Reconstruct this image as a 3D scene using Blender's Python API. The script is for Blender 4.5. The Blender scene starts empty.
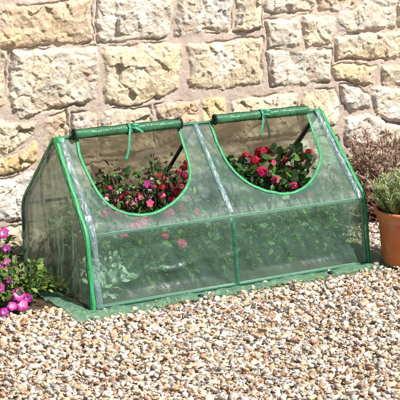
import bpy, math, random
import numpy as np
from mathutils import Matrix, Vector

random.seed(7); RNG = np.random.default_rng(7)
SC = bpy.context.scene
COL = SC.collection
PI = math.pi

# ---------------------------------------------------------------- camera
CAM_P = np.array([-2.128, -4.582, 1.604])
R_ = np.array([0.87046145, -0.49218947, -0.00681079])
U_ = np.array([0.11941904, 0.197735, 0.97295424])
F_ = np.array([0.4775311, 0.8477325, -0.23089749])
cam_d = bpy.data.cameras.new("camera"); cam = bpy.data.objects.new("camera", cam_d); COL.objects.link(cam)
cam_d.sensor_width = 36; cam_d.sensor_fit = 'HORIZONTAL'; cam_d.lens = 36 * 1471.6 / 400
cam_d.clip_start = 0.05; cam_d.clip_end = 500
cam.matrix_world = Matrix(((R_[0], U_[0], -F_[0], CAM_P[0]), (R_[1], U_[1], -F_[1], CAM_P[1]),
                           (R_[2], U_[2], -F_[2], CAM_P[2]), (0, 0, 0, 1)))
SC.camera = cam

# ---------------------------------------------------------------- light
SUN = Vector((0.42, -0.78, 0.95)).normalized()          # towards the sun
el = math.asin(SUN.z); az = math.atan2(SUN.x, SUN.y)
w = bpy.data.worlds.new("World"); SC.world = w; w.use_nodes = True
nt = w.node_tree; nt.nodes.clear()
sky = nt.nodes.new('ShaderNodeTexSky'); sky.sky_type = 'NISHITA'; sky.sun_disc = False
sky.sun_elevation = el; sky.sun_rotation = az
bg = nt.nodes.new('ShaderNodeBackground'); bg.inputs[1].default_value = 0.065
wo = nt.nodes.new('ShaderNodeOutputWorld')
nt.links.new(sky.outputs[0], bg.inputs[0]); nt.links.new(bg.outputs[0], wo.inputs[0])
sl = bpy.data.lights.new("sun", 'SUN'); sl.energy = 4.8; sl.angle = math.radians(0.5); sl.color = (1, 0.95, 0.88)
so = bpy.data.objects.new("sun", sl); COL.objects.link(so); so.rotation_euler = SUN.to_track_quat('Z', 'Y').to_euler()
SC.view_settings.view_transform = 'Standard'; SC.view_settings.look = 'None'
SC.view_settings.exposure = 0.55; SC.view_settings.gamma = 1; SC.view_settings.use_curve_mapping = False
SC.cycles.transparent_max_bounces = 24; SC.cycles.max_bounces = 10

# ---------------------------------------------------------------- numpy noise
_T = RNG.random((512, 512))
def vnoise(x, y):
    xi = np.floor(x).astype(int); yi = np.floor(y).astype(int); fx = x - xi; fy = y - yi
    fx = fx*fx*(3-2*fx); fy = fy*fy*(3-2*fy)
    a = _T[xi % 512, yi % 512]; b = _T[(xi+1) % 512, yi % 512]; c = _T[xi % 512, (yi+1) % 512]; d = _T[(xi+1) % 512, (yi+1) % 512]
    return (a*(1-fx)+b*fx)*(1-fy) + (c*(1-fx)+d*fx)*fy - .5
def fbm(x, y, f, o=4, off=0.0, g=.5):
    s = 0; a = 1.0; n = 0
    for k in range(o):
        s = s + a*vnoise(x*f+off+17.3*k, y*f+off*1.7+9.1*k); n += a; a *= g; f *= 2.03
    return s/n*2
def sstep(a, b, x):
    t = np.clip((x-a)/(b-a), 0, 1); return t*t*(3-2*t)

# ---------------------------------------------------------------- mesh helpers
def link(o, parent=None):
    COL.objects.link(o)
    if parent is not None: o.parent = parent
    return o
def mesh_obj(name, V, F, mat, parent=None, col=None, uv=None, smooth=True):
    """V (n,3); F list of faces or (m,k) array; col per vertex (n,3); uv per vertex (n,2)"""
    me = bpy.data.meshes.new(name)
    V = np.asarray(V, dtype=np.float32)
    if isinstance(F, np.ndarray):
        m, k = F.shape
        me.vertices.add(len(V)); me.vertices.foreach_set('co', V.ravel())
        me.loops.add(m*k); me.loops.foreach_set('vertex_index', F.astype(np.int32).ravel())
        me.polygons.add(m); me.polygons.foreach_set('loop_start', np.arange(0, m*k, k, dtype=np.int32))
        me.update(calc_edges=True); me.validate()
    else:
        me.from_pydata(V.tolist(), [], F); me.update()
    if smooth: me.polygons.foreach_set('use_smooth', np.ones(len(me.polygons), bool))
    if col is not None:
        a = me.color_attributes.new('Col', 'FLOAT_COLOR', 'POINT')
        c = np.ones((len(V), 4), np.float32); c[:, :3] = col; a.data.foreach_set('color', c.ravel())
    if uv is not None:
        ul = me.uv_layers.new(name='UVMap')
        li = np.zeros(len(me.loops), np.int32); me.loops.foreach_get('vertex_index', li)
        ul.data.foreach_set('uv', np.asarray(uv, np.float32)[li].ravel())
    me.materials.append(mat)
    return link(bpy.data.objects.new(name, me), parent)
def thing(name, label, cat, loc, group=None):
    o = bpy.data.objects.new(name, None); o.location = loc; o.empty_display_size = .05; COL.objects.link(o)
    return tag(o, label, cat, group)
def tag(o, label, cat, group=None):
    o['label'] = label; o['category'] = cat
    if group: o['group'] = group
    return o
class MB:
    """collects vertices, faces, colours"""
    def __init__(s): s.v = []; s.f = []; s.c = []; s.n = 0
    def add(s, V, F, c=(1, 1, 1)):
        V = np.asarray(V, float); s.v.append(V)
        c = np.asarray(c, float); s.c.append(np.tile(c, (len(V), 1)) if c.ndim == 1 else c)
        s.f += [[i+s.n for i in f] for f in F]; s.n += len(V)
    def build(s, name, mat, parent=None, origin=(0, 0, 0), smooth=True):
        V = np.concatenate(s.v) - np.array(origin)
        return mesh_obj(name, V, s.f, mat, parent, col=np.concatenate(s.c), smooth=smooth)
    def tube(s, P, r, k=8, c=(1, 1, 1), cap=True):
        P = np.asarray(P, float); n = len(P); r = np.broadcast_to(r, (n,)) if np.ndim(r) < 2 else r
        T = np.gradient(P, axis=0); T /= np.linalg.norm(T, axis=1)[:, None]+1e-9
        ref = np.array([0, 0, 1.]) if abs(T[0][2]) < .9 else np.array([1., 0, 0])
        V = []; a = ref - T[0]*(ref@T[0]); a /= np.linalg.norm(a)
        for i in range(n):
            a = a - T[i]*(a@T[i]); a /= np.linalg.norm(a)+1e-9; b = np.cross(T[i], a)
            for j in range(k):
                t = 2*PI*j/k; V.append(P[i] + r[i]*(math.cos(t)*a+math.sin(t)*b))
        F = [[i*k+j, i*k+(j+1) % k, (i+1)*k+(j+1) % k, (i+1)*k+j] for i in range(n-1) for j in range(k)]
        if cap: F += [list(range(k))[::-1], [(n-1)*k+j for j in range(k)]]
        s.add(V, F, c)
    def ribbon(s, P, N, wd, th, c=(1, 1, 1)):
        """flat strip of width wd and thickness th along P, N = face normals"""
        P = np.asarray(P, float); n = len(P); N = np.broadcast_to(np.asarray(N, float), P.shape)
        T = np.gradient(P, axis=0); T /= np.linalg.norm(T, axis=1)[:, None]+1e-9
        S = np.cross(T, N); S /= np.linalg.norm(S, axis=1)[:, None]+1e-9
        N = np.cross(S, T); wd = np.broadcast_to(wd, (n,)); V = []
        prof = [(-.5, -.5), (-.44, .5), (0, .6), (.44, .5), (.5, -.5), (0, -.5)]; k = len(prof)
        for i in range(n):
            for a, b in prof: V.append(P[i] + S[i]*a*wd[i] + N[i]*b*th)
        F = [[i*k+j, i*k+(j+1) % k, (i+1)*k+(j+1) % k, (i+1)*k+j] for i in range(n-1) for j in range(k)]
        F += [list(range(k))[::-1], [(n-1)*k+j for j in range(k)]]
        s.add(V, F, c)
def catmull(P, m=8):
    P = np.asarray(P, float); Q = np.vstack([2*P[0]-P[1], P, 2*P[-1]-P[-2]]); out = []
    for i in range(len(P)-1):
        a, b, c, d = Q[i:i+4]
        for t in np.linspace(0, 1, m, endpoint=False):
            out.append(.5*(2*b+(c-a)*t+(2*a-5*b+4*c-d)*t*t+(-a+3*b-3*c+d)*t**3))
    out.append(P[-1]); return np.array(out)

# ---------------------------------------------------------------- materials
def new_mat(name):
    m = bpy.data.materials.new(name); m.use_nodes = True; t = m.node_tree; t.nodes.clear()
    o = t.nodes.new('ShaderNodeOutputMaterial'); return m, t, o
def N(t, typ, **kw):
    n = t.nodes.new(typ)
    for k, v in kw.items():
        if k in ('operation', 'blend_type', 'data_type', 'attribute_name', 'noise_dimensions', 'feature', 'distance'): setattr(n, k, v)
        else:
            n.inputs[k if not k.startswith('i') or not k[1:].isdigit() else int(k[1:])].default_value = v
    return n
def vcol_mat(name, rough=.6, spec=.3, noise_scale=60, noise_amt=.25, bump=.3, bump_scale=80, bump_dist=.002, trans=0.0, flat=None):
    """colour comes from the object's own colour attribute (or flat), broken up by noise"""
    m, t, o = new_mat(name); L = t.links.new
    p = N(t, 'ShaderNodeBsdfPrincipled'); p.inputs['Roughness'].default_value = rough
    p.inputs['Specular IOR Level'].default_value = spec
    tc = N(t, 'ShaderNodeTexCoord')
    n1 = N(t, 'ShaderNodeTexNoise'); n1.inputs['Scale'].default_value = noise_scale; n1.inputs['Detail'].default_value = 6
    L(tc.outputs['Object'], n1.inputs['Vector'])
    mr = N(t, 'ShaderNodeMapRange'); mr.inputs[1].default_value = .25; mr.inputs[2].default_value = .75
    mr.inputs[3].default_value = 1-noise_amt; mr.inputs[4].default_value = 1+noise_amt; L(n1.outputs[0], mr.inputs[0])
    mul = N(t, 'ShaderNodeVectorMath', operation='MULTIPLY')
    if flat is None:
        at = N(t, 'ShaderNodeAttribute', attribute_name='Col'); L(at.outputs['Color'], mul.inputs[0])
    else: mul.inputs[0].default_value = flat
    L(mr.outputs[0], mul.inputs[1]); L(mul.outputs[0], p.inputs['Base Color'])
    if bump:
        n2 = N(t, 'ShaderNodeTexNoise'); n2.inputs['Scale'].default_value = bump_scale; n2.inputs['Detail'].default_value = 8
        L(tc.outputs['Object'], n2.inputs['Vector'])
        b = N(t, 'ShaderNodeBump'); b.inputs['Strength'].default_value = bump; b.inputs['Distance'].default_value = bump_dist
        L(n2.outputs[0], b.inputs['Height']); L(b.outputs[0], p.inputs['Normal'])
    if trans:
        tr = N(t, 'ShaderNodeBsdfTranslucent'); L(mul.outputs[0], tr.inputs[0])
        mx = N(t, 'ShaderNodeMixShader'); mx.inputs[0].default_value = trans
        L(p.outputs[0], mx.inputs[1]); L(tr.outputs[0], mx.inputs[2]); L(mx.outputs[0], o.inputs[0])
    else: L(p.outputs[0], o.inputs[0])
    return m

M_wall = vcol_mat('stone wall', .88, .12, 110, .16, .6, 130, .0045)
M_ground = vcol_mat('gravel ground', .9, .1, 40, .3, .6, 60, .01)
M_soil = vcol_mat('dark soil', .95, .1, 90, .4, .9, 120, .01)
M_gravel = vcol_mat('gravel chips', .75, .3, 160, .2, .4, 300, .002)
M_leaf = vcol_mat('leaves', .45, .4, 90, .25, .3, 150, .002, trans=.3)
M_petal = vcol_mat('petals', .55, .25, 70, .12, .2, 200, .001, trans=.3)
M_stem = vcol_mat('stems', .6, .3, 60, .2, 0)
M_tape = vcol_mat('green woven tape', .42, .4, 60, .18, .5, 260, .002)
M_black = vcol_mat('black plastic', .35, .5, 30, .2, 0, flat=(.02, .021, .024))
M_steel = vcol_mat('coated tube', .3, .5, 30, .15, .1, flat=(.34, .45, .42))
M_terra = vcol_mat('terracotta', .75, .25, 22, .16, .35, 90, .003)

def film_mat(name, film=.16, thread=.52, tint=(.77, .93, .82), body=(.23, .42, .31), pitch=.0056, tw=.17, bump=.35, fold=16, gloss=.022, rough=.34):
    """clear reinforced sheet: woven threads on a transparent film, uv in metres"""
    m, t, o = new_mat(name); L = t.links.new
    uv = N(t, 'ShaderNodeUVMap'); uv.uv_map = 'UVMap'
    wob = N(t, 'ShaderNodeTexNoise'); wob.inputs['Scale'].default_value = 9; wob.inputs['Detail'].default_value = 2
    L(uv.outputs[0], wob.inputs['Vector'])
    wv = N(t, 'ShaderNodeVectorMath', operation='SCALE'); wv.inputs['Scale'].default_value = .006; L(wob.outputs['Color'], wv.inputs[0])
    ad = N(t, 'ShaderNodeVectorMath', operation='ADD'); L(uv.outputs[0], ad.inputs[0]); L(wv.outputs[0], ad.inputs[1])
    sp = N(t, 'ShaderNodeSeparateXYZ'); L(ad.outputs[0], sp.inputs[0])
    def lines(sock, w):
        a = N(t, 'ShaderNodeMath', operation='DIVIDE'); L(sock, a.inputs[0]); a.inputs[1].default_value = pitch
        b = N(t, 'ShaderNodeMath', operation='PINGPONG'); L(a.outputs[0], b.inputs[0]); b.inputs[1].default_value = .5
        c = N(t, 'ShaderNodeMath', operation='LESS_THAN'); L(b.outputs[0], c.inputs[0]); c.inputs[1].default_value = w*.5
        return c.outputs[0]
    mx = N(t, 'ShaderNodeMath', operation='MAXIMUM'); L(lines(sp.outputs[0], tw*.8), mx.inputs[0]); L(lines(sp.outputs[1], tw*1.15), mx.inputs[1])
    dirt = N(t, 'ShaderNodeTexNoise'); dirt.inputs['Scale'].default_value = 7; dirt.inputs['Detail'].default_value = 5
    L(uv.outputs[0], dirt.inputs['Vector'])
    dr = N(t, 'ShaderNodeMapRange'); dr.inputs[1].default_value = .35; dr.inputs[2].default_value = .7; dr.inputs[3].default_value = film*.6; dr.inputs[4].default_value = film*1.5
    L(dirt.outputs[0], dr.inputs[0])
    op = N(t, 'ShaderNodeMix'); op.data_type = 'FLOAT'; L(mx.outputs[0], op.inputs[0]); L(dr.outputs[0], op.inputs[2]); op.inputs[3].default_value = thread
    # creases
    st = N(t, 'ShaderNodeMapping'); st.inputs['Scale'].default_value = (1, .45, 1); st.inputs['Rotation'].default_value = (0, 0, .35); L(uv.outputs[0], st.inputs[0])
    cr = N(t, 'ShaderNodeTexNoise'); cr.inputs['Scale'].default_value = fold; cr.inputs['Detail'].default_value = 3; cr.inputs['Roughness'].default_value = .45
    cr.inputs['Distortion'].default_value = 1.2; L(st.outputs[0], cr.inputs['Vector'])
    bm = N(t, 'ShaderNodeBump'); bm.inputs['Strength'].default_value = bump; bm.inputs['Distance'].default_value = .02; L(cr.outputs[0], bm.inputs['Height'])
    tr = N(t, 'ShaderNodeBsdfTransparent'); tr.inputs[0].default_value = (*tint, 1)
    df = N(t, 'ShaderNodeBsdfDiffuse'); df.inputs[0].default_value = (*body, 1); L(bm.outputs[0], df.inputs['Normal'])
    tl = N(t, 'ShaderNodeBsdfTranslucent'); tl.inputs[0].default_value = (*body, 1)
    bd = N(t, 'ShaderNodeMixShader'); bd.inputs[0].default_value = .4; L(df.outputs[0], bd.inputs[1]); L(tl.outputs[0], bd.inputs[2])
    m1 = N(t, 'ShaderNodeMixShader'); L(op.outputs[0], m1.inputs[0]); L(tr.outputs[0], m1.inputs[1]); L(bd.outputs[0], m1.inputs[2])
    gl = N(t, 'ShaderNodeBsdfGlossy'); gl.inputs['Roughness'].default_value = rough; gl.inputs[0].default_value = (.9, .95, 1, 1); L(bm.outputs[0], gl.inputs['Normal'])
    lw = N(t, 'ShaderNodeLayerWeight'); lw.inputs[0].default_value = .35; L(bm.outputs[0], lw.inputs['Normal'])
    fr = N(t, 'ShaderNodeMapRange'); fr.inputs[3].default_value = gloss; fr.inputs[4].default_value = gloss*5; L(lw.outputs['Fresnel'], fr.inputs[0])
    m2 = N(t, 'ShaderNodeMixShader'); L(fr.outputs[0], m2.inputs[0]); L(m1.outputs[0], m2.inputs[1]); L(gl.outputs[0], m2.inputs[2])
    L(m2.outputs[0], o.inputs[0]); return m
def weather(m, pale, scale, amt):
    """lime bloom and soil marks on fired clay"""
    t = m.node_tree; p = [n_ for n_ in t.nodes if n_.type == 'BSDF_PRINCIPLED'][0]; src = p.inputs['Base Color'].links[0].from_socket
    tc = t.nodes.new('ShaderNodeTexCoord'); nz = t.nodes.new('ShaderNodeTexNoise'); nz.inputs['Scale'].default_value = scale; nz.inputs['Detail'].default_value = 7; nz.inputs['Roughness'].default_value = .62
    mp = t.nodes.new('ShaderNodeMapRange'); mp.inputs[1].default_value = .48; mp.inputs[2].default_value = .72; mp.inputs[3].default_value = 0; mp.inputs[4].default_value = amt
    mx = t.nodes.new('ShaderNodeMix'); mx.data_type = 'RGBA'; mx.inputs[7].default_value = (*pale, 1)
    t.links.new(tc.outputs['Object'], nz.inputs['Vector']); t.links.new(nz.outputs[0], mp.inputs[0]); t.links.new(mp.outputs[0], mx.inputs[0]); t.links.new(src, mx.inputs[6]); t.links.new(mx.outputs[2], p.inputs['Base Color'])
weather(M_terra, (.62, .40, .27), 14, .55)
M_film = film_mat('reinforced clear sheet')
M_film_roof = film_mat('reinforced clear roof sheet', film=.24, thread=.58, body=(.24, .40, .32), gloss=.011, rough=.42)
M_film_end = film_mat('reinforced clear end sheet', film=.36, thread=.62, body=(.44, .52, .42), gloss=.022)
M_film_back = film_mat('reinforced clear back sheet', film=.76, thread=.88, body=(.42, .36, .26), tint=(.8, .82, .7), gloss=.02)
M_skirt = film_mat('green tinted skirt sheet', film=.44, thread=.8, tint=(.68, .88, .74), body=(.26, .50, .35), bump=.8, gloss=.02)
M_sleeve = film_mat('clear pole sleeve', film=.34, thread=.6, tint=(.8, .92, .92), body=(.34, .47, .50), pitch=.004, bump=.7, fold=34, gloss=.05, rough=.34)
M_roll = film_mat('rolled up sheet', film=1.3, thread=.99, tint=(.2, .5, .3), body=(.06, .24, .11), bump=.4, fold=30, gloss=.018)

# ---------------------------------------------------------------- ground
n = 60
ax = np.concatenate([np.linspace(-60, -4, 12), np.linspace(-3.6, 4.6, 90), np.linspace(5, 60, 12)])
X, Y = np.meshgrid(ax, ax - .5, indexing='ij'); Z = -.006 + .006*fbm(X, Y, 1.7, 3)*(np.abs(X) < 4)
nx, ny = X.shape; idx = np.arange(nx*ny).reshape(nx, ny)
GF = np.stack([idx[:-1, :-1], idx[1:, :-1], idx[1:, 1:], idx[:-1, 1:]], -1).reshape(-1, 4)
c = np.zeros((nx*ny, 3)); c[:] = (.42, .33, .24)
g = mesh_obj('ground', np.stack([X, Y, Z], -1).reshape(-1, 3), GF, M_ground, col=c); g['kind'] = 'structure'

# soil bed along the wall and under the cover
xs = np.linspace(-2.2, 3.4, 420); ys = np.linspace(-.02, .86, 70)
X, Y = np.meshgrid(xs, ys, indexing='ij')
edge = np.where(X < 0.0, .10+.04*fbm(X, X*0, 5, 3), np.where(X < 1.2, .02, .50+.05*fbm(X, X*0, 6, 3)))
Z = .016 + .012*fbm(X, Y, 14, 5, 4) - .05*sstep(.03, -.04, Y-edge)
nx, ny = X.shape; idx = np.arange(nx*ny).reshape(nx, ny)
SF = np.stack([idx[:-1, :-1], idx[1:, :-1], idx[1:, 1:], idx[:-1, 1:]], -1).reshape(-1, 4)
kk = (fbm(X, Y, 30, 3, 2)*.3+1).reshape(-1, 1)
s = mesh_obj('soil', np.stack([X, Y, Z], -1).reshape(-1, 3), SF, M_soil, col=np.array([.085, .06, .042])*kk); s['kind'] = 'structure'

# ---------------------------------------------------------------- stone wall
WY = .80
stones = [  # polygon (x, z), colour, proud
 ([(-.30,.84),(.022,.84),(.018,.628),(-.124,.612),(-.30,.61)], (.62,.53,.38), .020),
 ([(.05,.835),(.43,.83),(.424,.617),(.339,.612),(.259,.607),(.162,.595),(.084,.582),(.043,.61)], (.66,.60,.49), .026),
 ([(.458,.83),(.81,.82),(.801,.634),(.715,.604),(.621,.587),(.519,.583),(.455,.597)], (.69,.59,.42), .026),
 ([(.846,.815),(1.215,.80),(1.206,.627),(1.08,.615),(.932,.628),(.85,.647)], (.66,.55,.39), .024),
 ([(1.252,.75),(1.57,.745),(1.577,.677),(1.584,.605),(1.414,.601),(1.258,.609)], (.62,.55,.45), .020),
 ([(1.599,.667),(1.713,.658),(1.813,.647),(1.809,.568),(1.71,.581),(1.611,.607)], (.70,.58,.36), .028),
 ([(1.847,.64),(2.075,.632),(2.078,.518),(1.86,.555)], (.66,.58,.44), .026),
 ([(1.60,.80),(2.07,.80),(2.074,.672),(1.796,.69),(1.61,.695)], (.64,.56,.42), .026),
 ([(-.30,.57),(-.085,.574),(.083,.554),(.157,.555),(.15,.495),(.089,.476),(.028,.442),(-.091,.439),(-.3,.44)], (.62,.54,.40), .030),
 ([(-.30,.42),(-.092,.423),(.044,.428),(.158,.469),(.147,.397),(.102,.36),(-.095,.35),(-.3,.35)], (.68,.50,.26), .030),
 ([(.192,.556),(.285,.58),(.291,.513),(.285,.39),(.187,.385)], (.60,.48,.33), .014),
 ([(.315,.569),(.419,.578),(.421,.385),(.315,.385)], (.58,.49,.36), .014),
 ([(.446,.565),(.667,.557),(.68,.385),(.444,.385)], (.64,.55,.42), .018),
 ([(.701,.567),(.897,.575),(.897,.385),(.704,.385)], (.52,.38,.27), .026),
 ([(.918,.582),(1.025,.578),(1.03,.385),(.918,.385)], (.68,.54,.30), .020),
 ([(1.06,.556),(1.258,.561),(1.395,.558),(1.405,.385),(1.055,.385)], (.68,.60,.46), .024),
 ([(1.432,.564),(1.601,.558),(1.625,.502),(1.62,.40),(1.437,.39)], (.68,.58,.40), .020),
 ([(1.633,.569),(1.738,.551),(1.795,.496),(1.801,.459),(1.696,.45),(1.645,.505)], (.66,.60,.52), .034),
 ([(1.795,.545),(1.84,.555),(2.079,.492),(2.084,.367),(1.91,.393),(1.829,.442)], (.66,.61,.53), .030),
 ([(1.663,.425),(1.80,.425),(1.968,.359),(1.971,.265),(1.665,.30)], (.68,.62,.53), .030),
 ([(-.30,.326),(-.096,.326),(.075,.331),(.128,.348),(.125,.267),(.085,.160),(-.103,.163),(-.3,.16)], (.70,.66,.58), .024)]
pal = [(.66,.59,.46), (.68,.59,.43), (.64,.55,.42), (.62,.56,.46), (.70,.64,.53), (.60,.48,.33)]
def row(x0, x1, z0, z1, wmin, wmax, wob=.012):
    x = x0
    while x < x1-.08:
        wd = random.uniform(wmin, wmax)
        if x+wd > x1-.1: wd = x1-x
        j = lambda a=wob: random.uniform(-a, a)
        P = [(x+.014+j(), z0+.012+j(.006)), (x+wd*.5, z0+.012+j(.009)), (x+wd-.014+j(), z0+.012+j(.006)), (x+wd-.014+j(), (z0+z1)/2),
             (x+wd-.014+j(), z1-.012+j(.006)), (x+wd*.5, z1-.010+j(.009)), (x+.014+j(), z1-.012+j(.006)), (x+.014+j(), (z0+z1)/2)]
        stones.append((P, random.choice(pal), random.uniform(.014, .03))); x += wd
row(.15, 1.64, .155, .36, .18, .4); row(1.66, 2.10, .16, .255, .15, .3)
row(-.3, 2.1, -.06, .14, .2, .42)
row(-.3, 1.22, .845, 1.035, .24, .46); row(1.235, 1.60, .76, .90, .18, .3); row(1.6, 2.1, .81, .93, .2, .36)
row(1.235, 2.1, .91, 1.05, .2, .4)
row(-.3, 2.1, 1.05, 1.24, .2, .42); row(-.3, 2.1, 1.25, 1.40, .2, .4); row(-.3, 2.1, 1.41, 1.62, .22, .45); row(-.3, 2.1, 1.63, 1.80, .2, .4)
for a, b in ((-5, -.32), (2.11, 7)):
    for z0, z1 in ((-.06, .14), (.155, .33), (.34, .47), (.48, .60), (.61, .82), (.83, 1.03), (1.05, 1.24), (1.25, 1.40), (1.41, 1.62), (1.63, 1.80)):
        row(a, b, z0, z1, .2, .42)
gx = np.concatenate([np.linspace(-5, -.55, 170), np.arange(-.53, 2.35, .0030), np.linspace(2.37, 7, 170)])
gz = np.concatenate([np.arange(-.06, 1.14, .0030), np.linspace(1.15, 1.84, 60)])
X, Z = np.meshgrid(gx, gz, indexing='ij')
WX = X + .020*fbm(X, Z, 8, 3, 3) + .009*fbm(X, Z, 38, 3, 8); WZ = Z + .017*fbm(X, Z, 9, 3, 31) + .009*fbm(X, Z, 42, 3, 55)
fx_ = X + .012*fbm(X, Z, 14, 3, 201); fz_ = Z + .012*fbm(X, Z, 14, 3, 233)
def facet(sz, tilt, seed):
    '''broken stone: each small cell is a plane with a tilt and level of its own'''
    rg = np.random.default_rng(seed); n_ = 256; jx, jz, tx, tz, lv = rg.random((n_, n_)), rg.random((n_, n_)), rg.normal(size=(n_, n_)), rg.normal(size=(n_, n_)), rg.normal(size=(n_, n_))
    ci_ = np.floor(fx_/sz).astype(int); cj_ = np.floor(fz_/sz).astype(int); best = np.full(X.shape, 9.); out = np.zeros(X.shape)
    for a in (-1, 0, 1):
        for b in (-1, 0, 1):
            i_ = (ci_+a) % n_; j_ = (cj_+b) % n_; dx = fx_-(ci_+a+jx[i_, j_])*sz; dz = fz_-(cj_+b+jz[i_, j_])*sz; d_ = dx*dx+dz*dz; m_ = d_ < best
            best = np.where(m_, d_, best); out = np.where(m_, tilt*(tx[i_, j_]*dx+tz[i_, j_]*dz)+lv[i_, j_]*sz*tilt*.22, out)
    return out
D = np.full(X.shape, -1.0); SI = np.full(X.shape, -1)
for k, (P, cc, pr) in enumerate(stones):
    P = np.array(P); lo = P.min(0)-.04; hi = P.max(0)+.04
    i0, i1 = np.searchsorted(gx, [lo[0], hi[0]]); j0, j1 = np.searchsorted(gz, [lo[1], hi[1]])
    if i1 <= i0 or j1 <= j0: continue
    x = WX[i0:i1, j0:j1]; z = WZ[i0:i1, j0:j1]; dm = np.full(x.shape, 9.); ins = np.zeros(x.shape, bool)
    for q in range(len(P)):
        a = P[q]; b = P[(q+1) % len(P)]; e = b-a; tt = np.clip(((x-a[0])*e[0]+(z-a[1])*e[1])/(e@e), 0, 1)
        dm = np.minimum(dm, np.hypot(x-a[0]-tt*e[0], z-a[1]-tt*e[1]))
        cr = ((a[1] > z) != (b[1] > z)); 
        with np.errstate(divide='ignore', invalid='ignore'):
            ins ^= cr & (x < (b[0]-a[0])*(z-a[1])/(b[1]-a[1])+a[0])
    sd = np.where(ins, dm, -dm); sub = D[i0:i1, j0:j1]; m = sd > sub
    D[i0:i1, j0:j1][m] = sd[m]; SI[i0:i1, j0:j1][m] = k
D += .007
SI[D < -.04] = -1
h = .004*fbm(X, Z, 24, 5, 2, .6) + .005*fbm(X, Z, 6, 3, 5)
base_m = np.array([.47, .39, .325])
C = base_m*(1+.14*fbm(X, Z, 12, 4, 7))[..., None]*np.array([1, 1, 1])
C += (np.clip(fbm(X, Z, 4, 3, 77), 0, 1)*.10)[..., None]*np.array([1.0, .8, .9])
cols = np.array([s[1] for s in stones]+[(0, 0, 0)]); prs = np.array([s[2] for s in stones]+[0])
rx = RNG.normal(0, 1, len(stones)+1); rz = RNG.normal(0, 1, len(stones)+1)
cx = np.array([np.mean([p[0] for p in s[0]]) for s in stones]+[0]); cz = np.array([np.mean([p[1] for p in s[0]]) for s in stones]+[0])
ins = sstep(-.002, .012, D)
soft = sstep(-.002, .024, D)
rock = .5*prs[SI]*(.3*ins+.7*soft) + .030*(rx[SI]*.6*(X-cx[SI]) + rz[SI]*(Z-cz[SI]))*soft
rough = .007*fbm(X, Z, 10, 6, 12, .55) + .005*np.abs(fbm(X, Z, 34, 4, 60, .6)) + facet(.075, .12, 5) + facet(.026, .13, 6)
pit = -.008*sstep(.46, .62, fbm(X, Z, 20, 3, 91))
h = h*(1-ins) + np.where(SI >= 0, (rock+(rough+pit)*soft), 0)*ins
# raked joints: open dark gaps where the mortar has shrunk from the stone, mostly under it
gap = np.exp(-((D-.001)/.0042)**2)*sstep(.02, .38, fbm(X, Z, 7, 3, 44)+.12)
h -= .016*gap
# deep ragged clefts in the broken stones at the left
clf = np.exp(-(fbm(X, Z, 9, 3, 140)/.06)**2)*((SI == 8) | (SI == 9) | (SI == 13))*soft
h -= .016*clf
sc = cols[SI]*np.array([.88, .88, .90])
v1 = fbm(X, Z, 7, 5, 21); v2 = fbm(X, Z, 22, 5, 33, .65); v3 = fbm(X, Z, 5, 3, 65)
sc = sc*(1+.16*v1+.24*v2)[..., None]
yel = sstep(.05, .55, v3+.35*v2)[..., None]; sc = sc*(1-yel*.34)+yel*.34*np.array([.66, .49, .27])
wh = sstep(.1, .5, -v3+.5*v2)[..., None]; sc = sc*(1-wh*.5)+wh*.5*np.array([.74, .71, .66])
red = sstep(.15, .5, fbm(X, Z, 13, 5, 88, .6))[..., None]; sc = sc*(1-red*.5)+red*.5*np.array([.42, .29, .20])
gry = sstep(.2, .5, fbm(X, Z, 9, 5, 188, .62))[..., None]; sc = sc*(1-gry*.45)+gry*.45*np.array([.42, .40, .40])
sm_ = sstep(.1, .5, fbm(X, Z, 9, 4, 301)-.25+.9*np.exp(-np.clip(D, 0, 1)/.015)*.5)*.7
C0_ = C.copy(); C = C*(1-ins[..., None]) + np.where((SI >= 0)[..., None], sc, 0)*ins[..., None]
C = C*(1-sm_[..., None])+C0_*sm_[..., None]; C *= (1+.10*fbm(X, Z, 60, 4, 400))[..., None]
C = np.clip(C, .02, .82)
nx, nz = X.shape; idx = np.arange(nx*nz).reshape(nx, nz)
WF = np.stack([idx[:-1, :-1], idx[1:, :-1], idx[1:, 1:], idx[:-1, 1:]], -1).reshape(-1, 4)
V = np.stack([X, WY-h, Z], -1).reshape(-1, 3)
# core of the wall behind the face, and its top
y0, y1, z1, xa, xb = WY+.03, WY+.40, 1.845, -5.0, 7.0
bv = np.array([(xa, y0, -.1), (xb, y0, -.1), (xb, y1, -.1), (xa, y1, -.1), (xa, WY-.01, z1), (xb, WY-.01, z1), (xb, y1, z1), (xa, y1, z1)])
bf = np.array([(0, 1, 5, 4), (1, 2, 6, 5), (2, 3, 7, 6), (3, 0, 4, 7), (4, 5, 6, 7)])+len(V)
wall = mesh_obj('stone_wall', np.vstack([V, bv]), np.vstack([WF, bf]), M_wall, col=np.vstack([C.reshape(-1, 3), np.tile(base_m, (8, 1))]))
tag(wall, 'rough cream and yellow limestone block wall with pale tan mortar behind the cloche', 'wall')

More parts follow.
